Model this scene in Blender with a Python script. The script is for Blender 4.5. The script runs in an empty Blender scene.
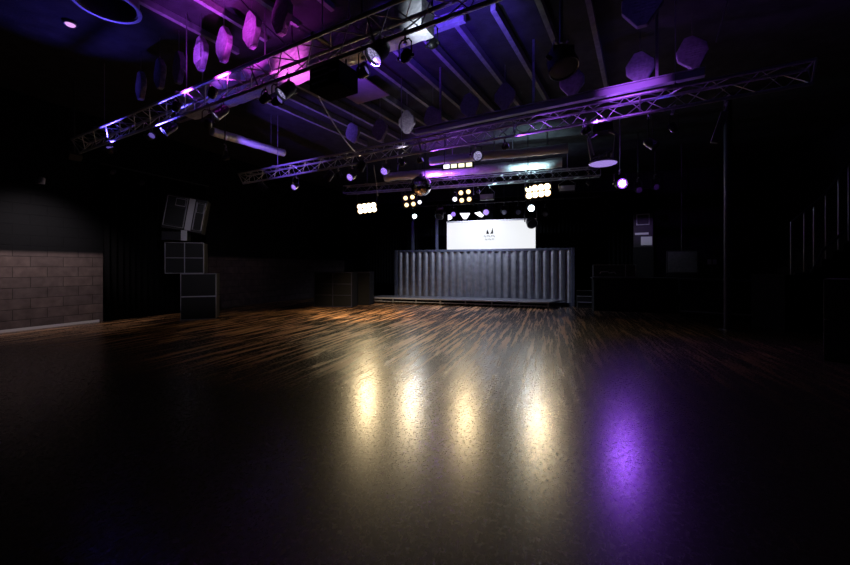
import bpy, bmesh, math, random
from math import sin, cos, pi, radians as R
from mathutils import Vector as V, Matrix, noise

random.seed(7)
sc = bpy.context.scene
C = sc.collection
EYE, F, CX, HY = 1.5, 378.0, 425.0, 267.0        # eye height, focal length in pixels, horizon row
TR, ST, LW = R(30), R(18.5), R(23)              # headings of the roof rig, the stage and the side walls


def at(px, py, y):                              # pixel at distance y
    return V(((px - CX) / F * y, y, EYE + (HY - py) / F * y))


def dist(px, perp, a):                          # distance of the vertical plane (heading a, offset perp) at a pixel column
    return perp / ((px - CX) / F * sin(a) + cos(a))


def pl(px, py, perp, a):
    return at(px, py, dist(px, perp, a))


def al(perp, a, s, z=0.0):                      # point s metres along the line of heading a at offset perp
    return V((perp * sin(a) + s * cos(a), perp * cos(a) - s * sin(a), z))


def s_at(px, perp, a):                          # along-line coordinate of a pixel column
    t = dist(px, perp, a)
    return (px - CX) / F * t * cos(a) - t * sin(a)


# ---------------------------------------------------------------- materials
def mat(name, col, rough=0.5, metal=0.0, var=0.0, scale=8.0, bump=0.0, bscale=60.0, spec=0.5):
    m = bpy.data.materials.new(name)
    m.use_nodes = True
    nt = m.node_tree
    b = nt.nodes['Principled BSDF']
    b.inputs['Base Color'].default_value = (*col, 1)
    b.inputs['Roughness'].default_value = rough
    b.inputs['Metallic'].default_value = metal
    b.inputs['Specular IOR Level'].default_value = spec
    tc = nt.nodes.new('ShaderNodeTexCoord')
    if var:
        n = nt.nodes.new('ShaderNodeTexNoise')
        n.inputs['Scale'].default_value = scale
        n.inputs['Detail'].default_value = 5
        nt.links.new(tc.outputs['Object'], n.inputs['Vector'])
        r = nt.nodes.new('ShaderNodeValToRGB')
        r.color_ramp.elements[0].position = 0.3
        r.color_ramp.elements[1].position = 0.7
        r.color_ramp.elements[0].color = (*[c * (1 - var) for c in col], 1)
        r.color_ramp.elements[1].color = (*[min(1, c * (1 + var)) for c in col], 1)
        nt.links.new(n.outputs['Fac'], r.inputs['Fac'])
        nt.links.new(r.outputs['Color'], b.inputs['Base Color'])
    if bump:
        n = nt.nodes.new('ShaderNodeTexNoise')
        n.inputs['Scale'].default_value = bscale
        n.inputs['Detail'].default_value = 3
        nt.links.new(tc.outputs['Object'], n.inputs['Vector'])
        bp = nt.nodes.new('ShaderNodeBump')
        bp.inputs['Strength'].default_value = bump
        bp.inputs['Distance'].default_value = 0.02
        nt.links.new(n.outputs['Fac'], bp.inputs['Height'])
        nt.links.new(bp.outputs['Normal'], b.inputs['Normal'])
    return m


def emit(name, col, strength, dots=0.0):
    m = bpy.data.materials.new(name)
    m.use_nodes = True
    nt = m.node_tree
    b = nt.nodes['Principled BSDF']
    b.inputs['Base Color'].default_value = (0.05, 0.05, 0.05, 1)
    b.inputs['Roughness'].default_value = 0.2
    b.inputs['Emission Color'].default_value = (*col, 1)
    b.inputs['Emission Strength'].default_value = strength
    if dots:
        tc = nt.nodes.new('ShaderNodeTexCoord')
        v = nt.nodes.new('ShaderNodeTexVoronoi')
        v.inputs['Scale'].default_value = dots
        nt.links.new(tc.outputs['Object'], v.inputs['Vector'])
        mr = nt.nodes.new('ShaderNodeMapRange')
        mr.inputs['From Min'].default_value = 0.25
        mr.inputs['From Max'].default_value = 0.65
        mr.inputs['To Min'].default_value = strength
        mr.inputs['To Max'].default_value = strength * 0.25
        nt.links.new(v.outputs['Distance'], mr.inputs['Value'])
        nt.links.new(mr.outputs['Result'], b.inputs['Emission Strength'])
    return m


M = dict(
    black=mat('black_paint', (0.010, 0.010, 0.012), 0.45, var=0.3, scale=20),
    matte=mat('matt_black', (0.006, 0.006, 0.007), 0.9, spec=0.1),
    cloth=mat('black_drape', (0.005, 0.005, 0.006), 0.95, spec=0.05),
    plastic=mat('black_plastic', (0.014, 0.014, 0.016), 0.35),
    alu=mat('aluminium', (0.50, 0.50, 0.53), 0.40, 0.6, var=0.15, scale=30),
    dalu=mat('dull_aluminium', (0.30, 0.30, 0.32), 0.45, 0.9, var=0.2, scale=30),
    steel=mat('grey_steel', (0.18, 0.18, 0.20), 0.42, 0.8, var=0.2, scale=14),
    edge=mat('grey_edging', (0.42, 0.42, 0.46), 0.5, 0.3),
    foil=mat('crumpled_foil', (0.80, 0.80, 0.82), 0.38, 0.45, bump=1.0, bscale=16),
    foam=mat('acoustic_foam', (0.34, 0.33, 0.36), 0.9, var=0.25, scale=18, bump=0.6, bscale=50, spec=0.15),
    joist=mat('painted_joist', (0.22, 0.22, 0.23), 0.7, var=0.25, scale=10),
    ceil=mat('painted_ceiling', (0.03, 0.03, 0.034), 0.75, var=0.35, scale=4, bump=0.3, bscale=30, spec=0.2),
    tile=mat('brown_board', (0.34, 0.22, 0.20), 0.8, var=0.12, scale=6),
    wallp=mat('dark_wall_paint', (0.010, 0.010, 0.012), 0.8, var=0.3, scale=3, spec=0.2),
    contain=mat('container_paint', (0.45, 0.46, 0.52), 0.34, 0.85, var=0.18, scale=5),
    rail=mat('painted_rail', (0.10, 0.11, 0.16), 0.4, 0.5, var=0.2, scale=9),
    deck=mat('stage_deck', (0.05, 0.05, 0.06), 0.45, var=0.3, scale=12),
    mirror=mat('mirror_tile', (0.85, 0.85, 0.87), 0.06, 1.0),
    cable=mat('cable_rubber', (0.06, 0.06, 0.065), 0.5),
    wire=mat('steel_wire', (0.35, 0.33, 0.36), 0.4, 0.8),
    grille=mat('speaker_grille', (0.006, 0.006, 0.007), 0.6, 0.2, var=0.4, scale=60),
    panel=mat('pale_grey_panel', (0.50, 0.50, 0.55), 0.5),
    pole=mat('pole_paint', (0.03, 0.03, 0.06), 0.35, 0.3, var=0.2, scale=6),
    ink=mat('black_print', (0.004, 0.004, 0.005), 0.9, spec=0.0),
    greyink=mat('grey_print', (0.03, 0.03, 0.04), 0.9, spec=0.0),
)
E = dict(
    warm=emit('warm_lamp', (1.0, 0.74, 0.36), 2.6),
    warmhot=emit('hot_warm_lamp', (1.0, 0.80, 0.46), 8),
    halo_glow=emit('halo_glow_bowl', (1.0, 0.50, 0.14), 0.55),  # orange glow standing in for the halo around blinder lamps
    purple=emit('purple_halo_lens', (0.30, 0.07, 1.0), 2.6),
    purplecore=emit('white_core_lens', (0.85, 0.55, 1.0), 60),
    lilac=emit('lilac_lens', (0.62, 0.55, 1.0), 0.75, dots=45),
    violet=emit('violet_lens', (0.38, 0.20, 1.0), 2.2, dots=60),
    dim=emit('dim_violet_lens', (0.30, 0.20, 0.9), 0.35),
    ice=emit('ice_white_lens', (0.72, 0.90, 1.0), 9),
    plate=emit('lilac_plate', (0.42, 0.28, 0.85), 0.8),
    white=emit('white_lens_plate_glow', (0.9, 0.88, 1.0), 2.2),
    cream=emit('cream_cell', (1.0, 0.92, 0.62), 1.6),
    screen=emit('led_screen_white', (0.95, 0.97, 1.0), 0.88),
    spot=emit('pink_downlight', (0.85, 0.42, 1.0), 1.0),
    off=mat('unlit_lens', (0.25, 0.25, 0.32), 0.15, 0.0),
)


# ---------------------------------------------------------------- mesh builder
class MB:
    def __init__(self):
        self.b = bmesh.new()

    def poly(self, vs, fs):
        v = [self.b.verts.new(p) for p in vs]
        for f in fs:
            try:
                self.b.faces.new([v[i] for i in f])
            except ValueError:
                pass
        return self

    def box(self, c, s, rot=None):
        m = rot.to_3x3() if rot else Matrix.Identity(3)
        vs = [V(c) + m @ V((x * s[0] / 2, y * s[1] / 2, z * s[2] / 2)) for x in (-1, 1) for y in (-1, 1) for z in (-1, 1)]
        return self.poly(vs, [(0, 1, 3, 2), (4, 6, 7, 5), (0, 4, 5, 1), (2, 3, 7, 6), (0, 2, 6, 4), (1, 5, 7, 3)])

    def tube(self, pts, r, n=10, closed=False):
        pts = [V(p) for p in pts]
        k = len(pts)
        rings, up = [], None
        for i, p in enumerate(pts):
            a = pts[i - 1] if (i > 0 or closed) else p
            c = pts[(i + 1) % k] if (i < k - 1 or closed) else p
            d = (c - a).normalized()
            if up is None:
                up = V((0, 0, 1)) if abs(d.z) < 0.9 else V((1, 0, 0))
            x = d.cross(up).normalized()
            y = x.cross(d).normalized()
            up = y
            rr = r[i] if isinstance(r, (list, tuple)) else r
            rings.append([self.b.verts.new(p + x * (rr * cos(2 * pi * j / n)) + y * (rr * sin(2 * pi * j / n))) for j in range(n)])
        for i in range(k if closed else k - 1):
            A, B = rings[i], rings[(i + 1) % k]
            for j in range(n):
                self.b.faces.new((A[j], A[(j + 1) % n], B[(j + 1) % n], B[j]))
        if not closed:
            self.b.faces.new(rings[0][::-1])
            self.b.faces.new(rings[-1])
        return self

    def lathe(self, o, d, prof, n=24, cap0=True, cap1=True):      # profile of (distance along d, radius)
        d = V(d).normalized()
        up = V((0, 0, 1)) if abs(d.z) < 0.95 else V((1, 0, 0))
        x = d.cross(up).normalized()
        y = x.cross(d).normalized()
        rings = [[self.b.verts.new(V(o) + d * t + x * (r * cos(2 * pi * j / n)) + y * (r * sin(2 * pi * j / n))) for j in range(n)] for t, r in prof]
        for A, B in zip(rings, rings[1:]):
            for j in range(n):
                self.b.faces.new((A[j], A[(j + 1) % n], B[(j + 1) % n], B[j]))
        if cap0:
            self.b.faces.new(rings[0][::-1])
        if cap1:
            self.b.faces.new(rings[-1])
        return self

    def prism(self, outline, y0, y1):                             # outline in x-z, extruded along y
        n = len(outline)
        vs = [V((x, y0, z)) for x, z in outline] + [V((x, y1, z)) for x, z in outline]
        return self.poly(vs, [tuple(range(n)), tuple(range(2 * n - 1, n - 1, -1))] + [(i, i + n, (i + 1) % n + n, (i + 1) % n) for i in range(n)])

    def build(self, name, m, parent=None, loc=None, rz=0.0, bevel=0.0, smooth=False):
        bmesh.ops.recalc_face_normals(self.b, faces=self.b.faces)
        me = bpy.data.meshes.new(name)
        self.b.to_mesh(me)
        self.b.free()
        me.materials.append(m)
        if smooth:
            for p in me.polygons:
                p.use_smooth = True
            me.set_sharp_from_angle(angle=R(40))
        o = bpy.data.objects.new(name, me)
        C.objects.link(o)
        if parent:
            o.parent = parent
        if loc is not None:
            o.location = loc
        o.rotation_euler.z = rz
        if bevel:
            b = o.modifiers.new('bevel', 'BEVEL')
            b.width, b.segments, b.limit_method = bevel, 2, 'ANGLE'
        return o


def tag(o, label, cat, group=None):
    o['label'], o['category'] = label, cat
    if group:
        o['group'] = group
    return o


def thing(name, label, cat, loc, rz=0.0, group=None):
    o = bpy.data.objects.new(name, None)
    C.objects.link(o)
    o.location, o.rotation_euler.z = loc, rz
    o.empty_display_size = 0.1
    return tag(o, label, cat, group)


def struct(o):
    o['kind'] = 'structure'
    return o


def light(kind, root, rel, col, power, aim=None, angle=60, blend=0.6, size=0.05):
    d = bpy.data.lights.new('lamp_light', kind)
    d.color, d.energy = col, power
    d.shadow_soft_size = size
    if kind == 'SPOT':
        d.spot_size, d.spot_blend = R(angle), blend
    o = bpy.data.objects.new('lamp_light', d)
    C.objects.link(o)
    o.parent = root
    o.location = rel
    if aim is not None:
        o.rotation_euler = V(aim).to_track_quat('-Z', 'Y').to_euler()
    return o


# ---------------------------------------------------------------- floor material
def floor_mat():
    m = bpy.data.materials.new('worn_dance_floor')
    m.use_nodes = True
    nt = m.node_tree
    N, L = nt.nodes, nt.links
    b = N['Principled BSDF']
    tc = N.new('ShaderNodeTexCoord')
    mp = N.new('ShaderNodeMapping')
    mp.inputs['Rotation'].default_value = (0, 0, ST)
    L.new(tc.outputs['Object'], mp.inputs['Vector'])

    def stretch(sx, sy):
        q = N.new('ShaderNodeMapping')
        q.inputs['Scale'].default_value = (sx, sy, 1)
        L.new(mp.outputs['Vector'], q.inputs['Vector'])
        return q.outputs['Vector']

    def noi(vec, scale, detail=3, rough=0.55):
        n = N.new('ShaderNodeTexNoise')
        n.inputs['Scale'].default_value = scale
        n.inputs['Detail'].default_value = detail
        n.inputs['Roughness'].default_value = rough
        L.new(vec, n.inputs['Vector'])
        return n.outputs['Fac']

    def ramp(v, a, c, lo=0.0, hi=1.0):
        r = N.new('ShaderNodeMapRange')
        r.inputs['From Min'].default_value, r.inputs['From Max'].default_value = a, c
        r.inputs['To Min'].default_value, r.inputs['To Max'].default_value = lo, hi
        L.new(v, r.inputs['Value'])
        return r.outputs['Result']

    def mth(op, a, c):
        q = N.new('ShaderNodeMath')
        q.operation = op
        for i, v in enumerate((a, c)):
            if isinstance(v, (int, float)):
                q.inputs[i].default_value = v
            else:
                L.new(v, q.inputs[i])
        return q.outputs[0]

    streak = noi(stretch(7.5, 0.30), 1.6, 6, 0.68)
    fine = noi(stretch(30, 1.4), 1.5, 3)
    patch = noi(stretch(1, 0.6), 0.55, 3)
    speck = noi(stretch(1, 0.7), 34, 5, 0.75)
    sep = N.new('ShaderNodeSeparateXYZ')
    L.new(mp.outputs['Vector'], sep.inputs[0])
    zone = ramp(sep.outputs['Y'], 3.6, 8.0)                      # the traffic lane towards the stage is scuffed
    side = ramp(sep.outputs['X'], 1.0, -2.4, 0.10, 1.0)
    patch = mth('MULTIPLY', ramp(patch, 0.30, 0.50), mth('MULTIPLY', zone, side))
    worn = mth('MULTIPLY', ramp(streak, 0.515, 0.55), patch)
    worn = mth('MAXIMUM', worn, mth('MULTIPLY', ramp(fine, 0.62, 0.70), mth('ADD', mth('MULTIPLY', patch, 0.95), 0.03)))
    mix = N.new('ShaderNodeMix')
    mix.data_type = 'RGBA'
    mix.inputs['A'].default_value = (0.007, 0.0055, 0.0055, 1)
    mix.inputs['B'].default_value = (0.52, 0.26, 0.11, 1)
    L.new(worn, mix.inputs['Factor'])
    L.new(mix.outputs['Result'], b.inputs['Base Color'])
    rg = mth('ADD', ramp(speck, 0.3, 0.7, 0.23, 0.30), mth('MULTIPLY', worn, 0.12))
    L.new(rg, b.inputs['Roughness'])
    b.inputs['Specular IOR Level'].default_value = 0.5
    h = mth('ADD', mth('MULTIPLY', worn, 0.8), mth('MULTIPLY', mth('MULTIPLY', streak, zone), 0.25))
    h = mth('ADD', h, mth('MULTIPLY', speck, 0.025))
    bp = N.new('ShaderNodeBump')
    bp.inputs['Strength'].default_value = 0.5
    bp.inputs['Distance'].default_value = 0.006
    L.new(h, bp.inputs['Height'])
    L.new(bp.outputs['Normal'], b.inputs['Normal'])
    return m


def block_mat():
    m = bpy.data.materials.new('painted_blockwork')
    m.use_nodes = True
    nt = m.node_tree
    N, L = nt.nodes, nt.links
    b = N['Principled BSDF']
    tc = N.new('ShaderNodeTexCoord')
    sp = N.new('ShaderNodeSeparateXYZ')
    cb = N.new('ShaderNodeCombineXYZ')
    L.new(tc.outputs['Object'], sp.inputs[0])
    L.new(sp.outputs['X'], cb.inputs['X'])
    L.new(sp.outputs['Z'], cb.inputs['Y'])
    br = N.new('ShaderNodeTexBrick')
    for k, v in (('Scale', 1.0), ('Brick Width', 0.62), ('Row Height', 0.25), ('Mortar Size', 0.010), ('Mortar Smooth', 0.4), ('Bias', -0.2)):
        br.inputs[k].default_value = v
    br.inputs['Color1'].default_value = (0.105, 0.082, 0.084, 1)
    br.inputs['Color2'].default_value = (0.145, 0.108, 0.106, 1)
    br.inputs['Mortar'].default_value = (0.06, 0.05, 0.05, 1)
    L.new(cb.outputs[0], br.inputs['Vector'])
    n = N.new('ShaderNodeTexNoise')
    n.inputs['Scale'].default_value = 5
    n.inputs['Detail'].default_value = 8
    L.new(tc.outputs['Object'], n.inputs['Vector'])
    mu = N.new('ShaderNodeMix')
    mu.data_type, mu.blend_type = 'RGBA', 'MULTIPLY'
    mu.inputs['Factor'].default_value = 0.8
    L.new(br.outputs['Color'], mu.inputs['A'])
    L.new(n.outputs['Fac'], mu.inputs['B'])
    # colour turns darker above dado height
    st = N.new('ShaderNodeMapRange')
    st.inputs['From Min'].default_value, st.inputs['From Max'].default_value = 1.80, 1.90
    L.new(sp.outputs['Z'], st.inputs['Value'])
    up = N.new('ShaderNodeMix')
    up.data_type = 'RGBA'
    up.inputs['B'].default_value = (0.0045, 0.0048, 0.006, 1)
    L.new(st.outputs['Result'], up.inputs['Factor'])
    L.new(mu.outputs['Result'], up.inputs['A'])
    L.new(up.outputs['Result'], b.inputs['Base Color'])
    b.inputs['Roughness'].default_value = 0.75
    b.inputs['Specular IOR Level'].default_value = 0.06
    bp = N.new('ShaderNodeBump')
    bp.inputs['Strength'].default_value = 0.7
    bp.inputs['Distance'].default_value = 0.012
    inv = N.new('ShaderNodeMath')
    inv.operation = 'SUBTRACT'
    inv.inputs[0].default_value = 1.0
    L.new(br.outputs['Fac'], inv.inputs[1])
    ad = N.new('ShaderNodeMath')
    ad.operation = 'ADD'
    L.new(inv.outputs[0], ad.inputs[0])
    L.new(n.outputs['Fac'], ad.inputs[1])
    L.new(ad.outputs[0], bp.inputs['Height'])
    L.new(bp.outputs['Normal'], b.inputs['Normal'])
    return m


# ---------------------------------------------------------------- the room
CZ = 5.60
ld = V((sin(LW), cos(LW), 0))
LA = V((-9.67, 8.6, 0))
RA = V((10.5, 7.0, 0))
bd = V((cos(ST), -sin(ST), 0))
BA = al(18.4, ST, 0)


def cross(p, d, q, e):
    den = d.x * e.y - d.y * e.x
    t = ((q.x - p.x) * e.y - (q.y - p.y) * e.x) / den
    return p + d * t


rear = V((0, -3.2, 0))
c_bl, c_br = cross(LA, ld, BA, bd), cross(RA, ld, BA, bd)
c_rl, c_rr = cross(LA, ld, rear, V((1, 0, 0))), cross(RA, ld, rear, V((1, 0, 0)))
poly = [c_rl, c_rr, c_br, c_bl]
cen = sum(poly, V()) / 4


def slab(name, z0, z1, m):
    out = [cen + (p - cen) * 1.03 for p in poly]
    b = MB().poly([V((p.x, p.y, z)) for z in (z0, z1) for p in out],
                  [(3, 2, 1, 0), (4, 5, 6, 7)] + [(i, (i + 1) % 4, (i + 1) % 4 + 4, i + 4) for i in range(4)])
    return struct(b.build(name, m))


slab('floor', -0.2, 0.0, floor_mat())
slab('ceiling', CZ, CZ + 0.2, M['ceil'])


def wall(name, p, q, m, th=0.2):
    d = q - p
    rz = math.atan2(d.y, d.x)
    b = MB().box((d.length / 2, -th / 2, CZ / 2), (d.length + 0.3, th, CZ))
    return struct(b.build(name, m, loc=p, rz=rz))


wall('wall_left', c_rl, c_bl, block_mat()).location += V((0, 0, 0))
bpy.data.objects['wall_left'].location += V((-cos(LW), sin(LW), 0)) * 0.0
wall('wall_right', c_br, c_rr, M['wallp'])
wall('wall_back', c_bl, c_br, M['wallp'])
wall('wall_rear', c_rr, c_rl, M['wallp'])
for n in ('wall_left', 'wall_right', 'wall_back', 'wall_rear'):      # put the thickness outside the room
    o = bpy.data.objects[n]
    o.location += Matrix.Rotation(o.rotation_euler.z, 3, 'Z') @ V((0, 0.2, 0))
# skirting batten of pale timber along the block wall
t0 = (LA - c_rl).length - 6.0
b = MB().box((0, -0.012, 0.03), (9.0, 0.024, 0.06))
struct(b.build('baseboard_left', M['edge'], loc=LA + ld * (-2.6) , rz=pi / 2 - LW))

# ceiling joists
for i in range(12):
    perp_along = -2.01 - 0.65 * (i - 2)
    # joists run away from the rig: heading of their long side is the rig's normal
    o = al(5.58, TR, perp_along, CZ - 0.07)
    b = MB().box((0, 2.1, 0), (0.08, 4.2, 0.14))
    j = struct(b.build('ceiling_joist', M['joist'], loc=o, rz=-TR))
# bearer that the joists end on
s0, s1 = s_at(180, 5.55, TR), s_at(466, 5.55, TR)
struct(MB().box(((s1 - s0) / 2, -0.05, 0), (s1 - s0, 0.10, 0.20)).build('trim_bearer', M['joist'], loc=al(5.55, TR, s0, CZ - 0.11), rz=-TR))
# faint older joists on the near left part of the ceiling
for i in range(6):
    o = al(2.2, TR, -6.6 + i * 0.8, CZ - 0.05)
    struct(MB().box((0, 0.9, 0), (0.08, 2.6, 0.10)).build('ceiling_joist', M['joist'], loc=o, rz=-TR))

# square board under the joists
t = thing('ceiling_panel', 'square brown board fixed flat under the joists beside a black box', 'ceiling panel', at(361, 91, 8.36), -TR)
t.location.z = CZ - 0.22
MB().box((0, 0, 0), (0.92, 0.90, 0.03)).build('board', M['tile'], t, bevel=0.004)
MB().box((0, 0, 0.045), (0.60, 0.05, 0.06)).build('batten', M['joist'], t)
MB().box((0, 0.2, 0.045), (0.60, 0.05, 0.06)).build('batten', M['joist'], t)

# round duct collar over the near left
t = thing('duct_collar', 'large round duct collar hanging from the dark ceiling', 'duct', V((-4.48, 5.32, CZ - 0.41)))
MB().lathe((0, 0, 0), (0, 0, 1), [(0.0, 0.34), (0.0, 0.37), (0.30, 0.37), (0.30, 0.34), (0.24, 0.325), (0.16, 0.34), (0.08, 0.325), (0.0, 0.34)], 40, False, False).build('collar', M['steel'], t, smooth=True)
MB().lathe((0, 0, 0.0), (0, 0, 1), [(-0.02, 0.355), (-0.02, 0.40), (0.0, 0.40), (0.0, 0.355), (-0.02, 0.355)], 40, False, False).build('flange', M['dalu'], t, smooth=True)
b = MB()
b.lathe((0, 0, 0.27), (0, 0, 1), [(0, 0.004), (0, 0.335), (0.02, 0.335), (0.02, 0.004)], 32, False, False)
b.build('damper_plate', M['steel'], t)

# small round downlight
t = thing('downlight', 'small round pink lit downlight on the ceiling near the duct collar', 'light', V((-5.94, 6.33, CZ)))
MB().lathe((0, 0, 0), (0, 0, -1), [(0, 0.10), (0.03, 0.10), (0.045, 0.085), (0.04, 0.07)], 24).build('bezel', M['steel'], t, smooth=True)
MB().lathe((0, 0, -0.04), (0, 0, -1), [(0, 0.07), (0.02, 0.055), (0.03, 0.02)], 20).build('lens', E['spot'], t, smooth=True)


# ---------------------------------------------------------------- trusses
def truss(perp, a, s0, s1, zc, label, h=0.29, step=0.27, hangers=(), tri=False):
    t = thing('lighting_truss', label, 'truss', al(perp, a, s0, zc), -a, 'trusses of the lighting rig')
    L = s1 - s0
    q = h / 2
    if tri:                                                       # two chords above, one below
        sec = [(-q, 0.125), (q, 0.125), (0.0, -0.125)]
    else:
        sec = [(-q, -q), (q, -q), (q, q), (-q, q)]
    k = len(sec)
    n = int(L / step)
    for y, z in sec:
        MB().tube([(0, y, z), (L, y, z)], 0.024, 12).build('chord', M['alu'], t, smooth=True)
    for f in range(k):
        A, B = sec[f], sec[(f + 1) % k]
        MB().tube([(L * i / n, *(A if i % 2 else B)) for i in range(n + 1)], 0.009, 6).build('bracing_lattice', M['alu'], t)
    for x in (0.0, L):
        MB().tube([(x, *p) for p in sec], 0.016, 8, closed=True).build('end_frame', M['alu'], t)
    x = 2.0
    while x < L - 0.5:                                            # coupling joints
        MB().tube([(x, *p) for p in sec], 0.013, 8, closed=True).build('joint_frame', M['dalu'], t)
        x += 2.0
    for s in hangers:
        MB().tube([(s - s0, 0, q + 0.01), (s - s0, 0, CZ - zc)], 0.008, 6).build('hanging_cable', M['wire'], t)
        MB().box((s - s0, 0, (0.125 if tri else q) + 0.035), (0.05, h + 0.05, 0.03)).build('hanger_bracket', M['dalu'], t)
    return t


Z1 = 4.1
T1, T2, T3 = 3.36, 6.85, 13.55
sA, sB = s_at(80, T1, TR), s_at(560, T1, TR)
truss(T1, TR, sA, sB, Z1, 'long purple lit truss before the foil duct, nearest of the rig', tri=True, hangers=(sA + 1.2, sA + 4.2, sA + 7.2))
sA2, sB2 = s_at(243, T2, TR), s_at(812, T2, TR)
truss(T2, TR, sA2, sB2, Z1 - 0.06, 'long truss with a purple lit steel beam above it', tri=True, hangers=(sA2 + 1.5, sA2 + 5.5, sB2 - 1.5))
Z3 = 4.62
sA3, sB3 = s_at(345, T3, ST), s_at(600, T3, ST)
truss(T3, ST, sA3, sB3, Z3, 'box truss above the stage carrying the warm blinders', hangers=(sA3 + 1.0, sB3 - 1.0))

# steel beam above the middle truss
b0, b1 = s_at(415, T2, TR), s_at(705, T2, TR)
t = thing('steel_beam', 'steel beam lit purple running above the middle truss', 'beam', al(T2 + 0.02, TR, b0, 4.37), -TR)
Lb = b1 - b0
MB().box((Lb / 2, 0, 0.058), (Lb, 0.10, 0.012)).build('flange', M['panel'], t)
MB().box((Lb / 2, 0, -0.058), (Lb, 0.10, 0.012)).build('flange', M['panel'], t)
MB().box((Lb / 2, 0, 0), (Lb, 0.012, 0.11)).build('web', M['panel'], t)
for x in (0.6, Lb / 2, Lb - 0.6):
    MB().box((x, 0, (CZ - 4.37 + 0.064) / 2 - 0.004), (0.04, 0.03, CZ - 4.37 - 0.072)).build('drop_rod', M['dalu'], t)


# ---------------------------------------------------------------- ducts
def crumple(w, h, L, seed, step=0.09, amp=0.02, rnd=False):
    """closed duct along x with slightly dented skin"""
    b = MB()
    if rnd:
        ring = [(w / 2 * cos(2 * pi * k / 28), h / 2 * sin(2 * pi * k / 28)) for k in range(28)]
    else:
        ring = []
        nx, nz = max(2, int(w / step)), max(2, int(h / step))
        ring += [(-w / 2 + w * k / nx, -h / 2) for k in range(nx)]
        ring += [(w / 2, -h / 2 + h * k / nz) for k in range(nz)]
        ring += [(w / 2 - w * k / nx, h / 2) for k in range(nx)]
        ring += [(-w / 2, h / 2 - h * k / nz) for k in range(nz)]
    n = int(L / step)
    rows = []
    for i in range(n + 1):
        x = L * i / n
        band = 0.008 if i % 5 == 0 else 0
        row = []
        for y, z in ring:
            d = noise.noise(V((x * 3.1, y * 6 + seed, z * 6))) * amp - band
            r = V((0, y, z)).normalized()
            row.append(b.b.verts.new(V((x, y, z)) + r * d + V((0, 0, 0))))
        rows.append(row)
    k = len(ring)
    for A, B in zip(rows, rows[1:]):
        for j in range(k):
            b.b.faces.new((A[j], A[(j + 1) % k], B[(j + 1) % k], B[j]))
    b.b.faces.new(rows[0][::-1])
    b.b.faces.new(rows[-1])
    return b


def duct(perp, a, s0, s1, z, w, h, label, seed, rnd=False, m='foil'):
    t = thing('foil_duct', label, 'duct', al(perp, a, s0, z), -a)
    L = s1 - s0
    crumple(w, h, L, seed, rnd=rnd).build('duct_skin', M[m], t, smooth=rnd)
    x = 0.5
    while x < L:
        bb = MB().box((x, 0, (CZ - z + h / 2) / 2 - 0.005), (0.03, 0.006, CZ - z - h / 2))
        bb.build('strap', M['dalu'], t)
        x += max(1.5, L / 3)
    return t


d0, d1 = s_at(186, 3.86, TR), s_at(427, 3.86, TR)
duct(3.88, TR, d0, d1, 4.46, 0.30, 0.34, 'crumpled silver foil duct lit pink and white behind the nearest truss', 3)
p0, p1 = pl(212, 131, 5.0, TR), pl(283, 153, 7.2, TR)
t = thing('foil_duct', 'silver foil pipe lit blue slanting away below the nearest truss', 'duct', p0)
dv = p1 - p0
q = crumple(0.20, 0.20, dv.length, 9, rnd=True).build('duct_skin', M['foil'], t, smooth=True)
q.rotation_euler = dv.to_track_quat('X', 'Z').to_euler()
MB().tube([(0, 0, 0.05), (0, 0, CZ - p0.z)], 0.008, 6).build('strap', M['dalu'], t)
MB().tube([dv * 0.8 + V((0, 0, 0.05)), (dv.x * 0.8, dv.y * 0.8, CZ - p0.z)], 0.008, 6).build('strap', M['dalu'], t)
# ducts above the stage truss
e0, e1 = s_at(385, 12.4, ST), s_at(562, 12.4, ST)
duct(12.4, ST, e0, e1, 4.72, 0.30, 0.30, 'round silver duct above the stage lit purple and teal, lower of the two', 21, True)
e0, e1 = s_at(430, 11.3, ST), s_at(568, 11.3, ST)
duct(11.3, ST, e0, e1, 4.82, 0.26, 0.26, 'round silver duct close under the ceiling in front of the stage', 33, True)


# ---------------------------------------------------------------- hanging foam panels
def foam_panel(p, label, s=0.265, tilt=0.0, turn=0.0, ridged=False):
    t = thing('acoustic_foam_panel', label, 'acoustic panel', p, -TR - turn, 'grey foam panels hung by a corner')
    c = 0.30
    out = [(-0.22 * s, s), (0.22 * s, s), (s * 0.80, 0.28 * s), (s * 0.80, -0.22 * s), (0.20 * s, -s), (-0.20 * s, -s), (-s * 0.80, -0.22 * s), (-s * 0.80, 0.28 * s)]
    if tilt:
        out = [(x * cos(tilt) - z * sin(tilt), x * sin(tilt) + z * cos(tilt)) for x, z in out]
    MB().prism(out, -0.045, 0.045).build('foam_block', M['foam'], t, bevel=0.012)
    b = MB()                                                      # front face, ridged or plain
    rd = 0.018 if ridged else 0.004
    k = 7
    vs, fs = [], []
    for i in range(2 * k + 1):
        z = -0.50 * s + 1.0 * s * i / (2 * k)
        y = -0.047 - (rd if i % 2 else 0.0)
        vs += [V((-0.50 * s, y, z)), V((0.50 * s, y, z))]
        if i:
            fs.append((2 * i - 2, 2 * i - 1, 2 * i + 1, 2 * i))
    n0 = len(vs)
    vs += [V((-0.50 * s, -0.04, -0.50 * s)), V((0.50 * s, -0.04, -0.50 * s)), V((0.50 * s, -0.04, 0.50 * s)), V((-0.50 * s, -0.04, 0.50 * s))]
    fs += [(n0, n0 + 1, n0 + 2, n0 + 3)]
    b.poly(vs, fs).build('foam_ridges', M['foam'], t)
    MB().tube([(0, 0, s * 0.98), (0, 0, CZ - p.z)], 0.004, 6).build('hanging_wire', M['wire'], t)
    return t


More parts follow.
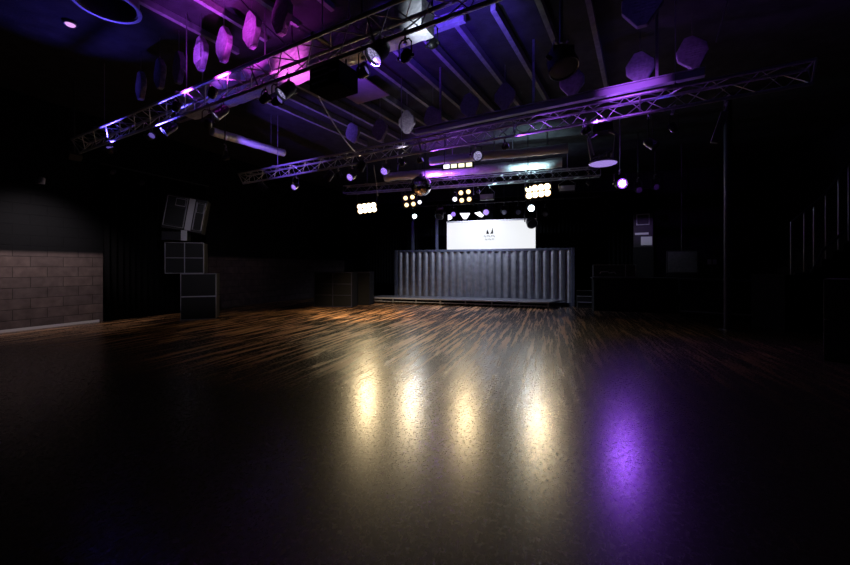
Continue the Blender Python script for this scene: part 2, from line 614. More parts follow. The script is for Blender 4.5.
ordn = ['farthest', 'second farthest', 'third farthest', 'fourth farthest', 'fifth farthest', 'sixth farthest', 'seventh farthest', 'eighth farthest']
for i, (px, py) in enumerate([(141, 86), (160, 74), (179, 68), (201, 54), (224, 45), (252, 30), (282, 15)]):
    y = 3.45 * F / (HY - py)
    foam_panel(at(px, py, y), ['dim blue foam panel at the wall end of the pink row', 'pink lit foam panel next to the dim one at the row end', 'purple foam panel with a bright lower tip above the nearest truss', 'ridged purple foam panel third from the brightest pink one, a wire below it', 'magenta foam panel beside the brightest pink panel, on its wall side', 'brightest pink foam panel, crossed at its top corner by a slanting cable', 'dark foam panel with a pink lower edge at the near end of the pink row'][i], tilt=[0, .1, -.1, .05, 0, 0.06, -.08][i], turn=R(10), ridged=i == 3)
for i, (px, py) in enumerate([(353, 133), (380, 130), (407, 122), (433, 118), (470, 106), (505, 97), (572, 82), (640, 68), (692, 53)]):
    y = dist(px, 7.45, TR)
    p = at(px, py, y)
    p.z = min(p.z, CZ - 0.38)
    foam_panel(p, ['dim grey foam panel showing one pale edge behind the hanging cable end', 'grey foam panel lit white on its lower half above the middle truss', 'pale grey foam panel with dark vertical lines, beside the half lit one', 'dark foam panel with one pale edge, third along from the white lit panel', 'unlit foam panel above the middle truss next to the pale edged one', 'unlit foam panel above the middle truss where the purple beam begins', 'unlit foam panel behind the large dim moving head', 'faint blue eight sided foam panel above the purple steel beam', 'dim foam panel at the dark end of the row above the steel beam'][i], tilt=[.3, .05, 0, .3, .2, 0, 0, 0.1, .2][i])
for i, (px, py) in enumerate([(642, 4)]):
    foam_panel(at(px, py, 5.0), 'faint blue foam panel cut by the top of the photo, above the other blue one', s=0.30)


# ---------------------------------------------------------------- fixtures
def basis(d):
    d = V(d).normalized()
    x = d.cross(V((0, 0, 1))).normalized() if abs(d.z) < 0.98 else V((1, 0, 0))
    return d, x, x.cross(d).normalized()


def clamp(t, r=0.024, top=0.0):
    MB().tube([(0.0, 0.045, top - 0.02), (0, 0.05, top + 0.03), (0, 0.03, top + 0.075), (0, -0.02, top + 0.08), (0, -0.045, top + 0.05)], 0.011, 8).build('hook_clamp', M['dalu'], t, smooth=True)
    MB().lathe((0, 0.045, top - 0.01), (0, 0, -1), [(0, 0.012), (0.02, 0.022), (0.035, 0.022), (0.04, 0.010)], 12).build('wing_bolt', M['dalu'], t)


def par(head, top_z, aim, lens, label, group, size=0.085, length=0.26, name='par_light'):
    """par can hung under a pipe at height top_z, its head at the point head"""
    root = V((head.x, head.y, top_z))
    t = thing(name, label, 'stage light', root, 0, group)
    h = head - root
    d, x, u = basis(aim)
    rr = size
    c = h - d * (length * 0.45)
    MB().lathe(c, d, [(0, rr * 0.45), (length * 0.08, rr * 0.75), (length * 0.35, rr), (length * 0.95, rr * 1.04), (length, rr * 1.12), (length, rr * 0.98), (length * 0.86, rr * 0.93)], 24).build('can', M['black'], t, smooth=True)
    MB().lathe(c + d * (length * 0.87), d, [(0, rr * 0.93), (0.010, rr * 0.8), (0.016, rr * 0.4), (0.018, 0.004)], 24).build('lens', lens, t, smooth=True)
    piv = c + d * length * 0.5
    w = rr + 0.022
    yz = V((0, 0, max(piv.z + rr + 0.03, -0.03)))
    pts = [piv + x * w, V((piv.x + x.x * w, piv.y + x.y * w, min(yz.z, -0.02) if yz.z > -0.02 else yz.z)), ]
    top = V((piv.x, piv.y, -0.02))
    MB().tube([piv + x * w, V((piv.x, piv.y, max(piv.z + rr * 0.9, -0.06))) + V((x.x, x.y, 0)) * w, top + V((x.x, x.y, 0)) * w * 0.6, top - V((x.x, x.y, 0)) * w * 0.6, V((piv.x, piv.y, max(piv.z + rr * 0.9, -0.06))) - V((x.x, x.y, 0)) * w, piv - x * w], 0.008, 6).build('yoke', M['black'], t)
    for sgn in (-1, 1):
        MB().lathe(piv + x * (sgn * (w - 0.01)), x * sgn, [(0, 0.012), (0.02, 0.02), (0.035, 0.018)], 12).build('tilt_knob', M['plastic'], t)
    b = MB().tube([V((piv.x, piv.y, -0.03)), V((piv.x * 0.3, piv.y * 0.3, -0.015)), V((0, 0, 0.0))], 0.012, 8)
    b.build('hanger', M['dalu'], t)
    clamp(t)
    return t, h + d * (length * 0.55)


B1, B2, B3 = Z1 - 0.17, Z1 - 0.23, Z3 - 0.17
G1, G2, G3 = 'par lights under the nearest truss', 'par lights under the middle truss', 'small lights over the stage'
off = E['off']
# nearest truss: four lit pars that look down across the floor
for (px, py, lens, lab, sz, aim) in [
        (171, 128, E['lilac'], 'small black par with a lilac lens at the far end of the nearest truss', 0.07, (-0.65, -0.45, -0.7)),
        (222, 111, E['lilac'], 'black par with a pale lilac lens under the truss before the slanting foil pipe', 0.075, (-0.65, -0.4, -0.75)),
        (288, 89, E['lilac'], 'black par with a pale lilac lens between the pink duct and the black box', 0.085, (-0.6, -0.4, -0.75)),
        (380, 50, E['lilac'], 'largest black par, speckled lilac lens below the white end of the duct', 0.10, (-0.6, -0.35, -0.8))]:
    par(pl(px, py, T1, TR), B1, aim, lens, lab, G1, sz, 0.24)

# lamps added to the rig to colour the duct, panels, ceiling and stage
def wash(px, perp, z, aim, col, power, angle, lab, blend=0.8, a=TR, top=None, lens=None, drop=False):
    p = al(perp, a, s_at(px, perp, a), z)
    t, tip = par(p, top if top else z + 0.22, aim, lens or E['dim'], lab, 'added wash lights of the rig', 0.055, 0.14, 'added_wash_light')
    if drop:
        MB().tube([(0, 0, 0), (0, 0, CZ - t.location.z)], 0.014, 8).build('drop_pipe', M['black'], t)
    d = V(aim).normalized()
    light('SPOT', t, tip + d * 0.03, col, power, d, angle, blend, 0.04)


nrm = V((sin(TR), cos(TR), 0))
alo = V((cos(TR), -sin(TR), 0))
PINK, BLUE, PURP, WHT = (0.92, 0.12, 0.85), (0.12, 0.08, 1.0), (0.40, 0.10, 1.0), (0.75, 0.85, 1.0)
F1, F2 = T1, T2
UP = V((0, 0, 1))
wash(264, F1, 3.78, nrm * 0.80 + UP + alo * 0.12, PINK, 115, 66, 'added black wash light under the nearest truss throwing pink on the foil duct', top=B1)
wash(405, F1, 3.72, nrm * 0.85 + UP, WHT, 75, 56, 'added black wash light under the near end of the duct throwing white on foil', top=B1)
wash(212, T1 - 0.30, 3.90, nrm * 0.30 + UP + alo * 0.02, (0.8, 0.06, 1.0), 380, 74, 'added black wash light under the nearest truss turned up at the pink foam panels', top=B1)
wash(176, T1 - 0.30, 3.90, nrm * 0.32 + UP + alo * 0.05, (0.45, 0.07, 1.0), 260, 74, 'added black wash light under the nearest truss turned up at the wall end foam panels', top=B1)
for bx_, bl_ in ((292, 'added black blue wash lamp hung behind the pink end of the foil duct'), (362, 'added black blue wash lamp hung behind the slotted box'), (432, 'added black blue wash lamp hung past the white end of the foil duct')):
    wash(bx_, 4.32, 4.40, nrm + UP * 0.95, (0.12, 0.045, 1.0), 420, 62, bl_, top=4.66, blend=0.9, drop=True)
wash(276, F1, 3.70, alo + UP * 0.25 + nrm * 0.12, (0.20, 0.08, 1.0), 340, 50, 'added black wash light grazing along the nearest truss in purple, pink duct side', top=B1)
wash(362, F1, 3.70, alo + UP * 0.30 + nrm * 0.12, (0.20, 0.08, 1.0), 340, 50, 'added black wash light grazing along the nearest truss towards its near end', top=B1)
wash(150, F1, 3.80, alo + UP * 0.22, BLUE, 130, 60, 'added black wash light grazing along the wall end of the nearest truss in blue', top=B1)
wash(110, F1, 3.80, -nrm * 0.5 + UP + alo * 0.6, BLUE, 110, 90, 'added black wash light near the wall end of the nearest truss turned up at the roof', top=B1)
wash(225, 5.0, 3.9, nrm * 0.9 + UP * 0.45, (0.22, 0.10, 1.0), 320, 80, 'added black wash light hung from a drop bar beneath the slanting foil pipe', top=4.12, drop=True)
wash(402, F2, 3.74, nrm * 0.42 + UP - alo * 0.2, (0.85, 0.75, 1.0), 45, 46, 'added black wash light on the middle truss throwing white on the foam panels', top=B2)
wash(585, F2 - 0.12, 3.74, UP * 0.75 + nrm * 0.38 + alo, PURP, 120, 62, 'added black wash light on the middle truss throwing purple on the steel beam', top=B2)
wash(505, F2, 3.74, UP * 0.35 + alo, PURP, 130, 50, 'added black wash light grazing along the middle truss in purple', top=B2)
wash(420, F2, 3.74, UP * 0.25 + alo, PURP, 90, 50, 'added black wash light grazing along the middle truss above the mirror ball', top=B2)
wash(606, 4.32, 4.40, at(632, 93, 6.1) - V((1.88, 3.92, 4.40)), (0.42, 0.10, 1.0), 330, 26, 'added black purple wash lamp hung from the roof, turned along the steel beam', top=4.65, blend=1.0, drop=True)
wash(674, F2, 3.60, nrm * 0.55 + UP - alo * 0.45, BLUE, 14, 60, 'added black wash light under the middle truss turned to the blue foam panels', top=B2)
wash(425, 11.9, 3.95, nrm * 0.35 + UP + alo * 0.5, PURP, 260, 120, 'added black wash light below the stage duct throwing purple on its skin', a=ST, top=4.42, drop=True)
wash(528, 11.9, 3.95, nrm * 0.35 + UP - alo * 0.1, (0.55, 0.92, 1.0), 170, 110, 'added black wash light below the stage duct throwing teal white on its skin', a=ST, top=4.42, drop=True)
wash(478, T3 + 0.145, 4.25, alo + UP * 0.30 - nrm * 0.1, (0.6, 0.95, 1.0), 130, 60, 'added black wash light grazing along the stage truss in teal white', a=ST, top=B3)
wash(405, T3 + 0.145, 4.25, alo + UP * 0.28 - nrm * 0.1, PURP, 120, 60, 'added black wash light grazing along the stage truss in purple', a=ST, top=B3)
wash(338, T2, 3.72, V((0.10, 1.0, -1.18)), (1.0, 0.74, 0.45), 2100, 60, 'added black wash light on the middle truss turned down at the scuffed far floor', a=TR, top=B2, blend=1.0)
wash(474, 14.5, 3.95, V((sin(ST) * 0.4, cos(ST) * 0.4, -1.0)), (0.74, 0.80, 1.0), 900, 150, 'added black wash light hung close over the stage and aimed down at the container front', a=ST, top=4.35, drop=True)
wash(588, T3 - 0.145, 4.25, at(636, 240, 13.5) - at(588, 190, 12.9), (0.8, 0.82, 1.0), 140, 40, 'added black wash light on the pole end of the stage truss aimed at the far loudspeaker', a=ST, top=B3)
wash(208, F1, 3.72, V((-3.3, 5.3, -1.9)), (0.90, 0.86, 1.0), 150, 36, 'added black wash light on the nearest truss aimed away at the loudspeaker stack', top=B1)

# middle truss pars
for (px, py, lens, lab, sz, aim) in [
        (296, 186, E['violet'], 'small par with a violet lens at the wall end of the middle truss', 0.075, (-0.3, -0.8, -0.5)),
        (352, 176, E['violet'], 'small par with a violet lens above the round warm blinder', 0.085, (-0.35, -0.8, -0.5)),
        (386, 170, E['violet'], 'small par with a violet lens between the blinder and the mirror ball', 0.085, (-0.35, -0.8, -0.5)),
        (476, 155, E['lilac'], 'black par with a pale blue lens alone under the middle truss', 0.095, (0.2, -0.9, -0.45))]:
    par(pl(px, py, T2, TR), B2, aim, lens, lab, G2, sz, 0.22)
par(pl(650, 143, T2, TR), B2, (0.5, -0.6, -0.7), off, 'unlit small par hanging low from the middle truss past the moving head', G2, 0.07, 0.2)
par(pl(330, 175, T2, TR), B2, (-0.6, 0.3, -0.6), off, 'unlit black par with its back turned, on the middle truss', G2, 0.09, 0.24)
par(pl(362, 165, T2, TR), B2, (-0.5, 0.5, -0.6), off, 'unlit black par between two violet pars on the middle truss', G2, 0.09, 0.24)
par(pl(262, 186, T2, TR), B2, (0.5, 0.5, -0.6), off, 'unlit black par nearest the dark end of the middle truss', G2, 0.09, 0.24)

# bar fixture that hangs slanting near the dark end of the middle truss
p = pl(728, 97, T2, TR)
p.z = B2
t = thing('led_bar', 'slim unlit light bar hanging at a slant near the pole', 'stage light', p)
q0, q1 = pl(725, 112, T2, TR) - p, pl(714, 143, T2, TR) - p
rot = (q1 - q0).to_track_quat('X', 'Y').to_matrix()
MB().box((q0 + q1) / 2, ((q1 - q0).length, 0.09, 0.07), rot).build('housing', M['dalu'], t, bevel=0.006)
MB().box((q0 + q1) / 2 + rot @ V((0, 0, 0.038)), ((q1 - q0).length * 0.94, 0.05, 0.008), rot).build('lens', off, t)
MB().tube([(0, 0, 0), q0 * 0.6, q0 + (q1 - q0) * 0.1], 0.012, 8).build('hanger', M['dalu'], t)
clamp(t)


def moving_head(base, head, aim, lens, label, r=0.15, name='moving_head', lamp=None):
    t = thing(name, label, 'stage light', base)
    h = head - base
    d, x, u = basis(aim)
    MB().box((0, 0, -0.10), (0.30, 0.24, 0.13)).build('base_box', M['plastic'], t, bevel=0.015)
    MB().box((0, -0.122, -0.10), (0.14, 0.006, 0.05)).build('display', M['steel'], t)
    xx = V((x.x, x.y, 0)).normalized()
    w = r + 0.05
    ny = V((0, 0, -0.18))
    for sg in (-1, 1):
        MB().tube([ny + xx * sg * 0.04, ny + xx * sg * w * 0.85 + V((0, 0, -0.03)), (h * 0.55 + ny * 0.45) + xx * sg * w, h + xx * sg * w], [0.030, 0.034, 0.030, 0.024], 10).build('yoke_arm', M['plastic'], t, smooth=True)
    MB().lathe((0, 0, -0.165), (0, 0, -1), [(0, 0.09), (0.03, 0.08), (0.04, 0.05)], 20).build('pan_bearing', M['plastic'], t, smooth=True)
    c = h - d * 0.16
    MB().lathe(c, d, [(0, r * 0.5), (0.04, r * 0.78), (0.12, r * 0.95), (0.24, r), (0.30, r * 1.06), (0.32, r * 1.04), (0.31, r * 0.95)], 28).build('head_shell', M['black'], t, smooth=True)
    MB().lathe(c + d * 0.311, d, [(0, r * 0.95), (0.012, r * 0.8), (0.02, r * 0.4), (0.022, 0.004)], 28).build('lens', lens, t, smooth=True)
    MB().lathe(c + d * 0.318, d, [(0, r * 0.97), (0.012, r * 1.03), (0.02, r * 1.0), (0.012, r * 0.95)], 28, False, False).build('lens_ring', M['dalu'], t, smooth=True)
    for sx in (-0.09, 0.09):
        MB().tube([(sx, 0.04, -0.04), (sx, 0.05, 0.03), (sx, 0.03, 0.075), (sx, -0.02, 0.08), (sx, -0.045, 0.05)], 0.011, 8).build('hook_clamp', M['dalu'], t, smooth=True)
    return t, c + d * 0.34


# big head hanging from a ceiling drop, dim lens; the one with the purple lit plate under the middle truss
p = at(561, 40, 5.35)
t, tip = moving_head(V((p.x, p.y, 4.62)), at(561, 60, 5.35), (0.15, -0.35, -1), E['off'], 'large dim moving head with an oval glass above the middle truss', 0.20)
MB().tube([(0, 0, 0.05), (0, 0, CZ - 4.62)], 0.024, 10).build('drop_pipe', M['steel'], t)
p = pl(603, 120, F2, TR)
t = thing('moving_head', 'moving head with a flat lilac glowing face hanging level below the purple beam', 'stage light', V((p.x, p.y, B2)), -TR)
hp = pl(603, 163, F2, TR) - t.location
MB().box((0, 0, -0.10), (0.30, 0.24, 0.13)).build('base_box', M['plastic'], t, bevel=0.015)
for sg, x0, x1 in ((-1, -0.22, -0.17), (1, 0.20, 0.15)):
    MB().tube([(sg * 0.10, 0, -0.15), (x0, 0, -0.22), ((x0 + x1) / 2, 0, hp.z + 0.22), (x1, 0, hp.z + 0.05)], [0.026, 0.030, 0.024, 0.018], 10).build('yoke_arm', M['dalu'], t, smooth=True)
for x in (-0.06, 0.06, 0.12):
    MB().tube([(x, 0, hp.z + 0.02), (x, 0.0, hp.z + 0.15)], 0.010, 8).build('strut', M['dalu'], t)
MB().tube([(-0.16, 0, hp.z + 0.10), (0.02, 0, hp.z + 0.14), (0.17, 0, hp.z + 0.24)], 0.014, 8).build('cross_bar', M['dalu'], t)
MB().lathe(hp, (0, 0, -1), [(-0.05, 0.14), (-0.02, 0.21), (0.0, 0.22), (0.012, 0.21)], 36, True, False).build('head_shell', M['dalu'], t, smooth=True)
MB().lathe(hp, (0, 0, -1), [(0.010, 0.212), (0.022, 0.19), (0.030, 0.08), (0.031, 0.004)], 36, False, True).build('lens', E['plate'], t, smooth=True)
for sx in (-0.09, 0.09):
    MB().tube([(sx, 0.04, -0.04), (sx, 0.05, 0.03), (sx, 0.03, 0.075), (sx, -0.02, 0.08), (sx, -0.045, 0.05)], 0.011, 8).build('hook_clamp', M['dalu'], t, smooth=True)
p = al(15.3, ST, s_at(531, 15.3, ST), 4.05)
moving_head(p, at(531, 222, dist(531, 15.3, ST)), (0.1, -0.8, -0.6), M['plastic'], 'black moving head hanging in front of the upper corner of the screen', 0.20)
p2 = al(15.3, ST, s_at(440, 15.3, ST), 4.05)
moving_head(p2, at(440, 214, dist(440, 15.3, ST)), (-0.3, -0.6, -0.8), M['plastic'], 'black moving head hanging beside the white screen on its wall side', 0.17)
# pipe carrying them
t = thing('hanging_pipe', 'black horizontal pipe hung above the white screen', 'pipe', al(15.3, ST, s_at(400, 15.3, ST), 4.10), -ST)
LL = s_at(600, 15.3, ST) - s_at(400, 15.3, ST)
MB().tube([(0, 0, 0), (LL, 0, 0)], 0.024, 10).build('pipe', M['black'], t, smooth=True)
for x in (0.4, LL / 2, LL - 0.4):
    MB().tube([(x, 0, 0.02), (x, 0, CZ - 4.10)], 0.010, 6).build('drop_rod', M['black'], t)

# box fixture under the nearest truss (projector like), slots on its front
p = pl(334, 80, T1 + 0.0, TR)
t = thing('dimmer_box', 'black slotted box hanging under the nearest truss', 'stage box', V((p.x, p.y, B1)), -TR)
MB().box((0, 0, p.z - B1 - 0.02), (0.46, 0.34, 0.26)).build('case', M['matte'], t, bevel=0.012)
for k in range(3):
    MB().box((-0.06, -0.172, p.z - B1 - 0.08 + k * 0.07), (0.26, 0.006, 0.018)).build('vent_slot', M['edge'], t)
MB().box((0.14, -0.173, p.z - B1 + 0.0), (0.10, 0.006, 0.025)).build('status_panel', M['panel'], t)
for sx in (-0.19, 0.19):
    MB().tube([(sx, 0, p.z - B1 + 0.10), (sx, 0, -0.01)], 0.012, 8).build('hanger', M['dalu'], t)


# ---------------------------------------------------------------- blinders
WARM = (1.0, 0.76, 0.42)
ddn = V((0.0, -1, -0.30)).normalized()


def blinder(px, py, cols, rows, pitch, lens, label, power, perp=T3 - 0.145, lr=None, aim=ddn, beam=None, bang=80):
    p = pl(px, py, perp, ST)
    t = thing('blinder_light', label, 'stage light', V((p.x, p.y, B3)), 0, 'warm blinders over the stage')
    h = p - t.location
    d, x, u = basis(aim)
    x, u = (x * cos(0.14) - u * sin(0.14)), (x * sin(0.14) + u * cos(0.14))
    rot = Matrix((x, d, u)).transposed()
    w, hh = cols * pitch, rows * pitch
    lr = lr or pitch * 0.36
    b = MB()
    b.box(h - d * 0.05, (w + 0.03, 0.10, hh + 0.03), rot)
    b.build('housing', M['black'], t, bevel=0.01)
    for i in range(cols):
        for j in range(rows):
            c = h + x * ((i - (cols - 1) / 2) * pitch) + u * ((j - (rows - 1) / 2) * pitch)
            MB().lathe(c - d * 0.005, d, [(0, lr * 1.22), (0.03, lr * 1.22), (0.03, lr * 1.17), (0.008, lr * 1.16)], 20, True, False).build('lamp_bezel', M['black'], t, smooth=True)
            MB().lathe(c, d, [(0.028, lr * 1.17), (0.012, lr * 1.0)], 20, False, False).build('halo_bowl', E['halo_glow'], t, smooth=True)  # glowing ring imitates the lamp's halo
            MB().lathe(c, d, [(0.012, lr), (0.024, lr * 0.75), (0.030, 0.004)], 20).build('lamp', lens, t, smooth=True)
    for sg in (-1, 1):
        MB().tube([h + x * sg * (w / 2 + 0.03), h + x * sg * (w / 2 + 0.03) + V((0, 0, max(0.1, -h.z - 0.06))), V((0, 0, -0.02)) + x * sg * 0.03], 0.012, 6).build('bracket', M['dalu'], t)
    clamp(t)
    if power:
        light('SPOT', t, h + d * 0.08, WARM, power, V(beam) if beam else V((d.x, d.y, -0.75)), bang, 0.9, 0.12)
    return t


blinder(367, 208, 4, 2, 0.18, E['warmhot'], 'overexposed warm blinder nearest the wall end of the stage truss', 460, lr=0.092, aim=V((0.1, -1, -0.35)), beam=(-0.30, -1, -0.55), bang=95)
blinder(409.5, 201, 2, 2, 0.26, E['warm'], 'four lamp warm blinder beside the mirror ball', 350, lr=0.075)
blinder(465, 196, 2, 2, 0.27, E['warm'], 'four lamp warm blinder above the middle of the white screen', 350, lr=0.075)
blinder(538, 191, 4, 2, 0.205, E['warmhot'], 'widest overexposed warm blinder at the pole end of the stage truss', 390, lr=0.104)

# purple beam light right of the stage, hung from its own drop
p = at(620, 184, 10.3)
t, tip = par(p, p.z + 0.32, (-0.02, -1, -0.12), E['purple'], 'glaring purple lamp hanging alone to one side of the stage', None, 0.14, 0.26, 'par_light')  # lens enlarged so its purple glow imitates the lamp's halo
MB().tube([(0, 0, 0.0), (0, 0, CZ - t.location.z)], 0.018, 8).build('drop_pipe', M['steel'], t)
dd = V((-0.02, -1, -0.12)).normalized()
MB().lathe(tip - dd * 0.012, dd, [(0, 0.085), (0.012, 0.07), (0.020, 0.004)], 20).build('lens_core', E['purplecore'], t, smooth=True)
light('SPOT', t, tip + dd * 0.05, (0.30, 0.07, 1.0), 195, V((0, -1, -0.35)), 100, 0.6, 0.08)

# small lights over the stage
for (px, py, lens, lab, sz, perp, hi) in [
        (415, 216, E['ice'], 'small icy white lamp beneath the four lamp blinder by the mirror ball', 0.09, 14.2, 4.25),
        (420, 202, E['white'], 'small white spot tucked under the mirror ball', 0.08, 14.2, 4.45),
        (455, 199, E['white'], 'small white lamp touching the middle blinder', 0.09, 14.2, 4.5),
        (453.5, 214, E['violet'], 'small violet lamp above the wall side corner of the screen', 0.10, 15.9, 4.1),
        (486, 212, E['violet'], 'small violet lamp above the middle of the screen', 0.12, 15.9, 4.1),
        (531, 208, E['ice'], 'icy white lamp just above the black moving head at the screen corner', 0.12, 14.2, 4.25),
        (504, 212, E['off'], 'unlit little lamp over the screen, past the violet one', 0.10, 15.9, 4.1),
        (518, 212, E['off'], 'unlit little lamp over the screen next to its far upper corner', 0.10, 15.9, 4.1),
        (545, 214, E['off'], 'unlit little lamp beyond the end of the white screen', 0.10, 15.9, 4.1),
        (638, 190, E['off'], 'unlit little lamp in the dark behind the purple glare', 0.09, 13.0, 4.2),
        (655, 187, E['off'], 'unlit little lamp farther from the purple glare than its twin', 0.09, 13.0, 4.2)]:
    p = pl(px, py, perp, ST)
    t, tip = par(p, p.z + 0.3, (-0.15, -1, -0.25), lens, lab, G3, sz, 0.22)
    if lens is E['ice']:
        light('SPOT', t, tip + V((-0.15, -1, -0.25)).normalized() * 0.04, (0.62, 0.78, 1.0), 90, V((-0.15, -1, -0.6)), 70, 0.9, 0.10)
    MB().tube([(0, 0, 0), (0, 0, CZ - t.location.z)], 0.014, 8).build('drop_pipe', M['black'], t)
for (px, py, lab) in [(487, 197, 'pale grey strobe panel between the middle blinder and the wide one'), (567, 188.5, 'pale grey strobe panel past the widest blinder')]:
    p = pl(px, py, T3 - 0.145, ST)
    t = thing('strobe_light', lab, 'stage light', V((p.x, p.y, B3)), -ST, 'strobes on the stage truss')
    h = p.z - B3
    MB().box((0, 0, h), (0.50, 0.14, 0.22)).build('case', M['black'], t, bevel=0.01)
    MB().box((0, -0.072, h), (0.46, 0.012, 0.17)).build('reflector', M['panel'], t)
    MB().tube([(-0.25, 0, h), (-0.27, 0, h + 0.15), (0, 0, -0.02), (0.27, 0, h + 0.15), (0.25, 0, h)], 0.011, 6).build('bracket', M['dalu'], t)
    clamp(t)

# cream lit batten
p = pl(458, 166, 10.6, ST)
t = thing('led_batten', 'short batten of cream lit squares above the stage', 'stage light', p, -ST)
MB().box((0, 0, 0), (0.94, 0.08, 0.16)).build('housing', M['black'], t, bevel=0.006)
for k in range(4):
    MB().box((-0.33 + k * 0.22, -0.042, 0), (0.17, 0.012, 0.11)).build('lit_cell', E['cream'] if k else E['white'], t)
for sx in (-0.4, 0.4):
    MB().tube([(sx, 0, 0.08), (sx, 0, CZ - p.z)], 0.008, 6).build('drop_rod', M['black'], t)

# mirror ball
p = pl(421, 186, 9.9, TR)
t = thing('mirror_ball', 'dark mirrored ball hanging between the warm blinders and the truss', 'mirror ball', V((p.x, p.y, CZ)))
h = p.z - CZ
b = MB()
rad, nl = 0.31, 14
prof = [(-rad * cos(pi * i / nl), max(0.004, rad * sin(pi * i / nl))) for i in range(nl + 1)]
b.lathe((0, 0, h), (0, 0, 1), prof, 28).build('mirrored_sphere', M['mirror'], t)
MB().lathe((0, 0, h + rad - 0.01), (0, 0, 1), [(0, 0.06), (0.05, 0.05), (0.08, 0.02)], 16).build('top_cap', M['dalu'], t, smooth=True)
MB().tube([(0, 0, h + rad + 0.06), (0, 0, 0.0)], 0.008, 6).build('hanging_chain', M['wire'], t)


# ---------------------------------------------------------------- cables and wires
def wire(pts, label, r=0.008, m='cable'):
    o = MB().tube(pts, r, 6).build('hanging_cable', M[m])
    return tag(o, label, 'cable', None)


def sag(p, q, s, n=14):
    return [p.lerp(q, i / n) + V((0, 0, -s * 4 * (i / n) * (1 - i / n))) for i in range(n + 1)]


wire(sag(at(241, 0, 4.9), at(286, 44, 4.7), 0.02), 'thin cable slanting across the brightest pink foam panel', 0.007, 'wire')
wire(sag(pl(316, 92, 3.9, TR), pl(357, 153, T2 - 0.1, TR), 0.10), 'long dark cable drooping from the black box to the middle truss', 0.012, 'wire')
wire(sag(at(728, 0, 5.0), at(716, 42, 4.98), 0.0), 'short pale wire hanging near the dim end of the foam row', 0.006, 'wire')
wire(sag(pl(374, 165, 9.0, TR), pl(378, 196, T3 - 0.3, ST), 0.05), 'thin cable dropping from the middle truss to the brightest blinder', 0.008, 'wire')
wire(sag(pl(584, 122, T2, TR), pl(594, 155, T2 - 0.2, TR), -0.02), 'pale cable curling down beside the lilac plated moving head', 0.012, 'panel')

# ---------------------------------------------------------------- stage, container front, screen
S0, S1 = s_at(370, 14.2, ST), s_at(549, 14.2, ST)
t = thing('stage_platform', 'low black stage platform with pale edge rails in front of the container', 'stage', al(14.2, ST, S0, 0), -ST)
L = S1 - S0
out = [(0, 0), (L, 0), (L + 0.55, 1.2), (0, 1.2)]
vs = [V((x, y, z)) for z in (0.19, 0.25) for x, y in out]
MB().poly(vs, [(3, 2, 1, 0), (4, 5, 6, 7)] + [(i, (i + 1) % 4, (i + 1) % 4 + 4, i + 4) for i in range(4)]).build('deck', M['deck'], t)
MB().box((L / 2, -0.014, 0.225), (L, 0.028, 0.05)).build('edge_rail', M['edge'], t, bevel=0.004)
MB().box((L / 2, -0.012, 0.10), (L, 0.024, 0.024)).build('lower_rail', M['edge'], t)
k = 8
for i in range(k):
    x = 0.03 + (L - 0.06) * i / (k - 1)
    MB().box((x, 0.015, 0.095), (0.045, 0.045, 0.19)).build('leg', M['dalu'], t)
    MB().box((x, 1.12, 0.095), (0.045, 0.045, 0.19)).build('leg', M['dalu'], t)
MB().box((L / 2, 1.0, 0.1), (L - 0.2, 0.02, 0.17)).build('skirt', M['matte'], t)
p0, p1 = V((L, -0.01, 0.225)), V((L + 0.55, 1.2, 0.225))
dv = p1 - p0
MB().box((p0 + p1) / 2, (dv.length, 0.028, 0.05), dv.to_track_quat('X', 'Z').to_matrix()).build('edge_rail', M['dalu'], t)

CP = 15.45
c0, c1 = s_at(396, CP, ST), s_at(573, CP, ST)
L = c1 - c0
t = thing('container_bar', 'long corrugated grey shipping container side standing behind the stage', 'container', al(CP, ST, c0, 0), -ST)
zt, zb = 2.24, 0.14
pitch = L / 25
prof = []
for i in range(25):
    x = i * pitch
    prof += [(x, 0.07), (x + pitch * 0.24, 0.07), (x + pitch * 0.52, 0.0), (x + pitch * 0.72, 0.0)]
prof.append((L, 0.07))
n = len(prof)
vs = [V((x, y, z)) for z in (zb, zt - 0.1) for x, y in prof] + [V((x, y + 0.004, z)) for z in (zb, zt - 0.1) for x, y in prof]
fs = [(i, i + 1, n + i + 1, n + i) for i in range(n - 1)] + [(2 * n + i + 1, 2 * n + i, 3 * n + i, 3 * n + i + 1) for i in range(n - 1)]
MB().poly(vs, fs).build('corrugated_side', M['contain'], t)
MB().box((L / 2, 0.075, zt - 0.05), (L, 0.12, 0.10)).build('top_rail', M['rail'], t, bevel=0.008)
MB().box((L / 2, 0.04, zb - 0.065), (L, 0.12, 0.13)).build('bottom_rail', M['rail'], t)
for x in (0.0, L):
    MB().box((x, 0.05, zt / 2), (0.12, 0.16, zt)).build('corner_post', M['rail'], t, bevel=0.008)
    MB().box((x, 0.55, zt / 2 + 0.02), (0.04, 0.9, zt - 0.06)).build('end_panel', M['rail'], t)
MB().box((L / 2, 0.55, zt - 0.09), (L, 0.9, 0.04)).build('roof_sheet', M['rail'], t)
# slim posts behind the container on the wall side
for px, lab, w in ((413, 'slim dark post standing on the container end nearest the wall', 0.10), (437, 'slim dark post rising beside the white screen', 0.10)):
    p = al(16.2, ST, s_at(px, 16.2, ST), zt - 0.07)
    o = MB().box((0, 0, 0.75), (w, w, 1.5)).build('support_post', M['rail'], loc=p, rz=-ST)
    tag(o, lab, 'post')

